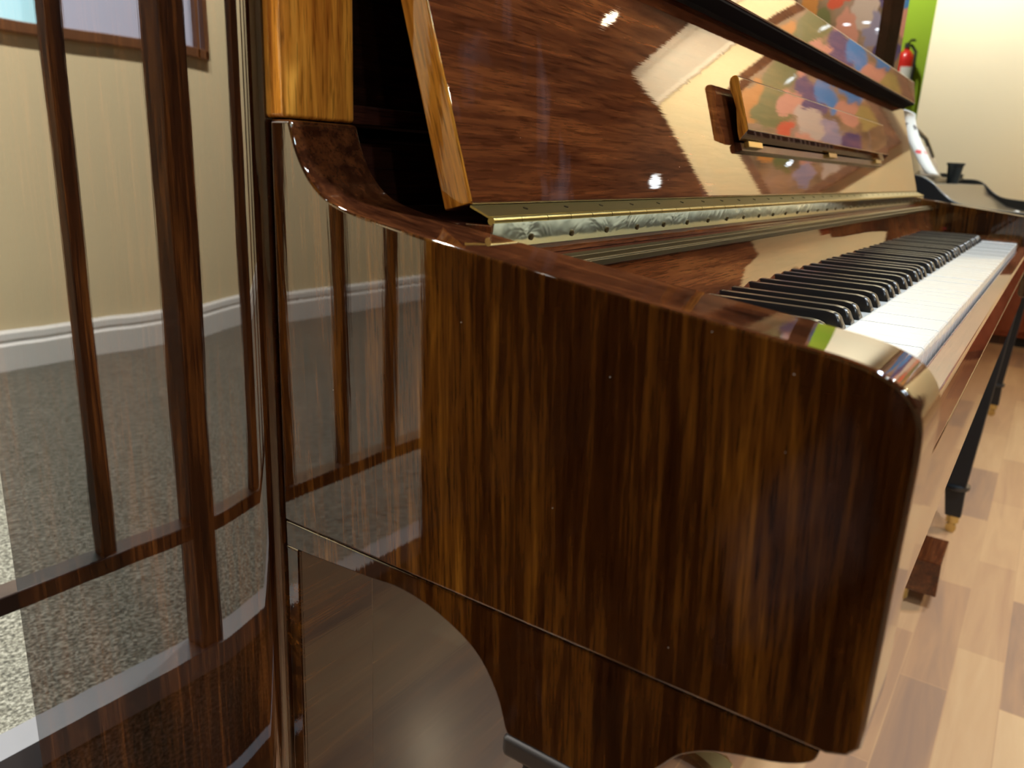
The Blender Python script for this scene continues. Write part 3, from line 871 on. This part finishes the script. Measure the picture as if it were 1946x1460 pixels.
def arch(y0, y1, z0, z1, r):
    pts = [(y0, z0), (y1, z0), (y1, z1 - r)]
    pts += arc(y1 - r, z1 - r, r, 0, 90, 8)[1:]
    pts += arc(y0 + r, z1 - r, r, 90, 180, 8)
    return pts
def xprism(pts, x0, x1):
    n = len(pts); m = MB()
    m.add([(x0, a, b) for a, b in pts] + [(x1, a, b) for a, b in pts], [tuple(range(n)), tuple(range(n, 2 * n))[::-1]] + [(i, (i + 1) % n, n + (i + 1) % n, n + i) for i in range(n)])
    return m
xprism(arch(PY0 + 0.04, PY1 - 0.04, PZ0 + 0.04, PZ1 - 0.04, 0.22), XF - 0.02, XF - 0.006).build('canvas', pm, pc, smooth=False)
o_ = arch(PY0, PY1, PZ0, PZ1, 0.26); i_ = arch(PY0 + 0.05, PY1 - 0.05, PZ0 + 0.05, PZ1 - 0.05, 0.21)
n = len(o_)
fr = MB()
fr.add([(XF - 0.002, a, b) for a, b in o_] + [(XF - 0.045, a, b) for a, b in o_] + [(XF - 0.03, a, b) for a, b in i_] + [(XF - 0.002, a, b) for a, b in i_],
       [(i, (i + 1) % n, n + (i + 1) % n, n + i) for i in range(n)] + [(n + i, n + (i + 1) % n, 2 * n + (i + 1) % n, 2 * n + i) for i in range(n)] + [(2 * n + i, 2 * n + (i + 1) % n, 3 * n + (i + 1) % n, 3 * n + i) for i in range(n)])
fr.build('frame', plain('frame_wood', (0.10, 0.05, 0.03), 0.4, coat=0.4), pc)

# ------------------------------------------------------------------ unseen neighbouring piano added behind the camera for the arm's dark reflection
NX = -0.52
K = empty('upright_piano', (NX - 0.75, 0.35, 0))
tag(K, 'dark walnut upright piano out of view, added to give the dark reflection in the brown arm', 'piano')
nd = wood('walnut_neighbour', 2, [(0, (0.006, 0.002, 0.001)), (0.6, (0.014, 0.005, 0.002)), (1, (0.025, 0.009, 0.004))], figure=0.5, coat_ior=1.3)
MB().prism([(0.68, 0.03), (0.68, 1.26), (0.335, 1.26), (0.335, 0.626), (0.0215, 0.626), (0.0215, 0.03)], NX - 0.04, NX).build('side_panel', nd, K, 0.003)  # front filled down to the floor so the arm mirrors dark
MB().prism([(0.68, 0.03), (0.68, 1.26), (0.335, 1.26), (0.335, 0.626), (0.0215, 0.626), (0.0215, 0.03)], NX - 1.5, NX - 1.46).build('side_panel', nd, K, 0.003)
MB().prism([(a, b) for a, b in arm_prof], NX - 0.045, NX).build('arm', nd, K, 0.003, angle=45)
MB().prism([(a, b) for a, b in arm_prof], NX - 1.5, NX - 1.455).build('arm', nd, K, 0.003, angle=45)
MB().box(NX - 1.455, NX - 0.045, 0.03, 0.33, 0.62, 0.72).build('keybed', nd, K, 0.003)
MB().box(NX - 1.455, NX - 0.045, 0.33, 0.36, 0.05, 1.24).build('front_panel', nd, K, 0.003)
MB().box(NX - 1.455, NX - 0.045, 0.10, 0.33, 0.72, 0.80).build('fallboard', nd, K, 0.003)
MB().box(NX - 1.52, NX + 0.02, 0.32, 0.70, 1.26, 1.285).build('top_lid', nd, K, 0.003)
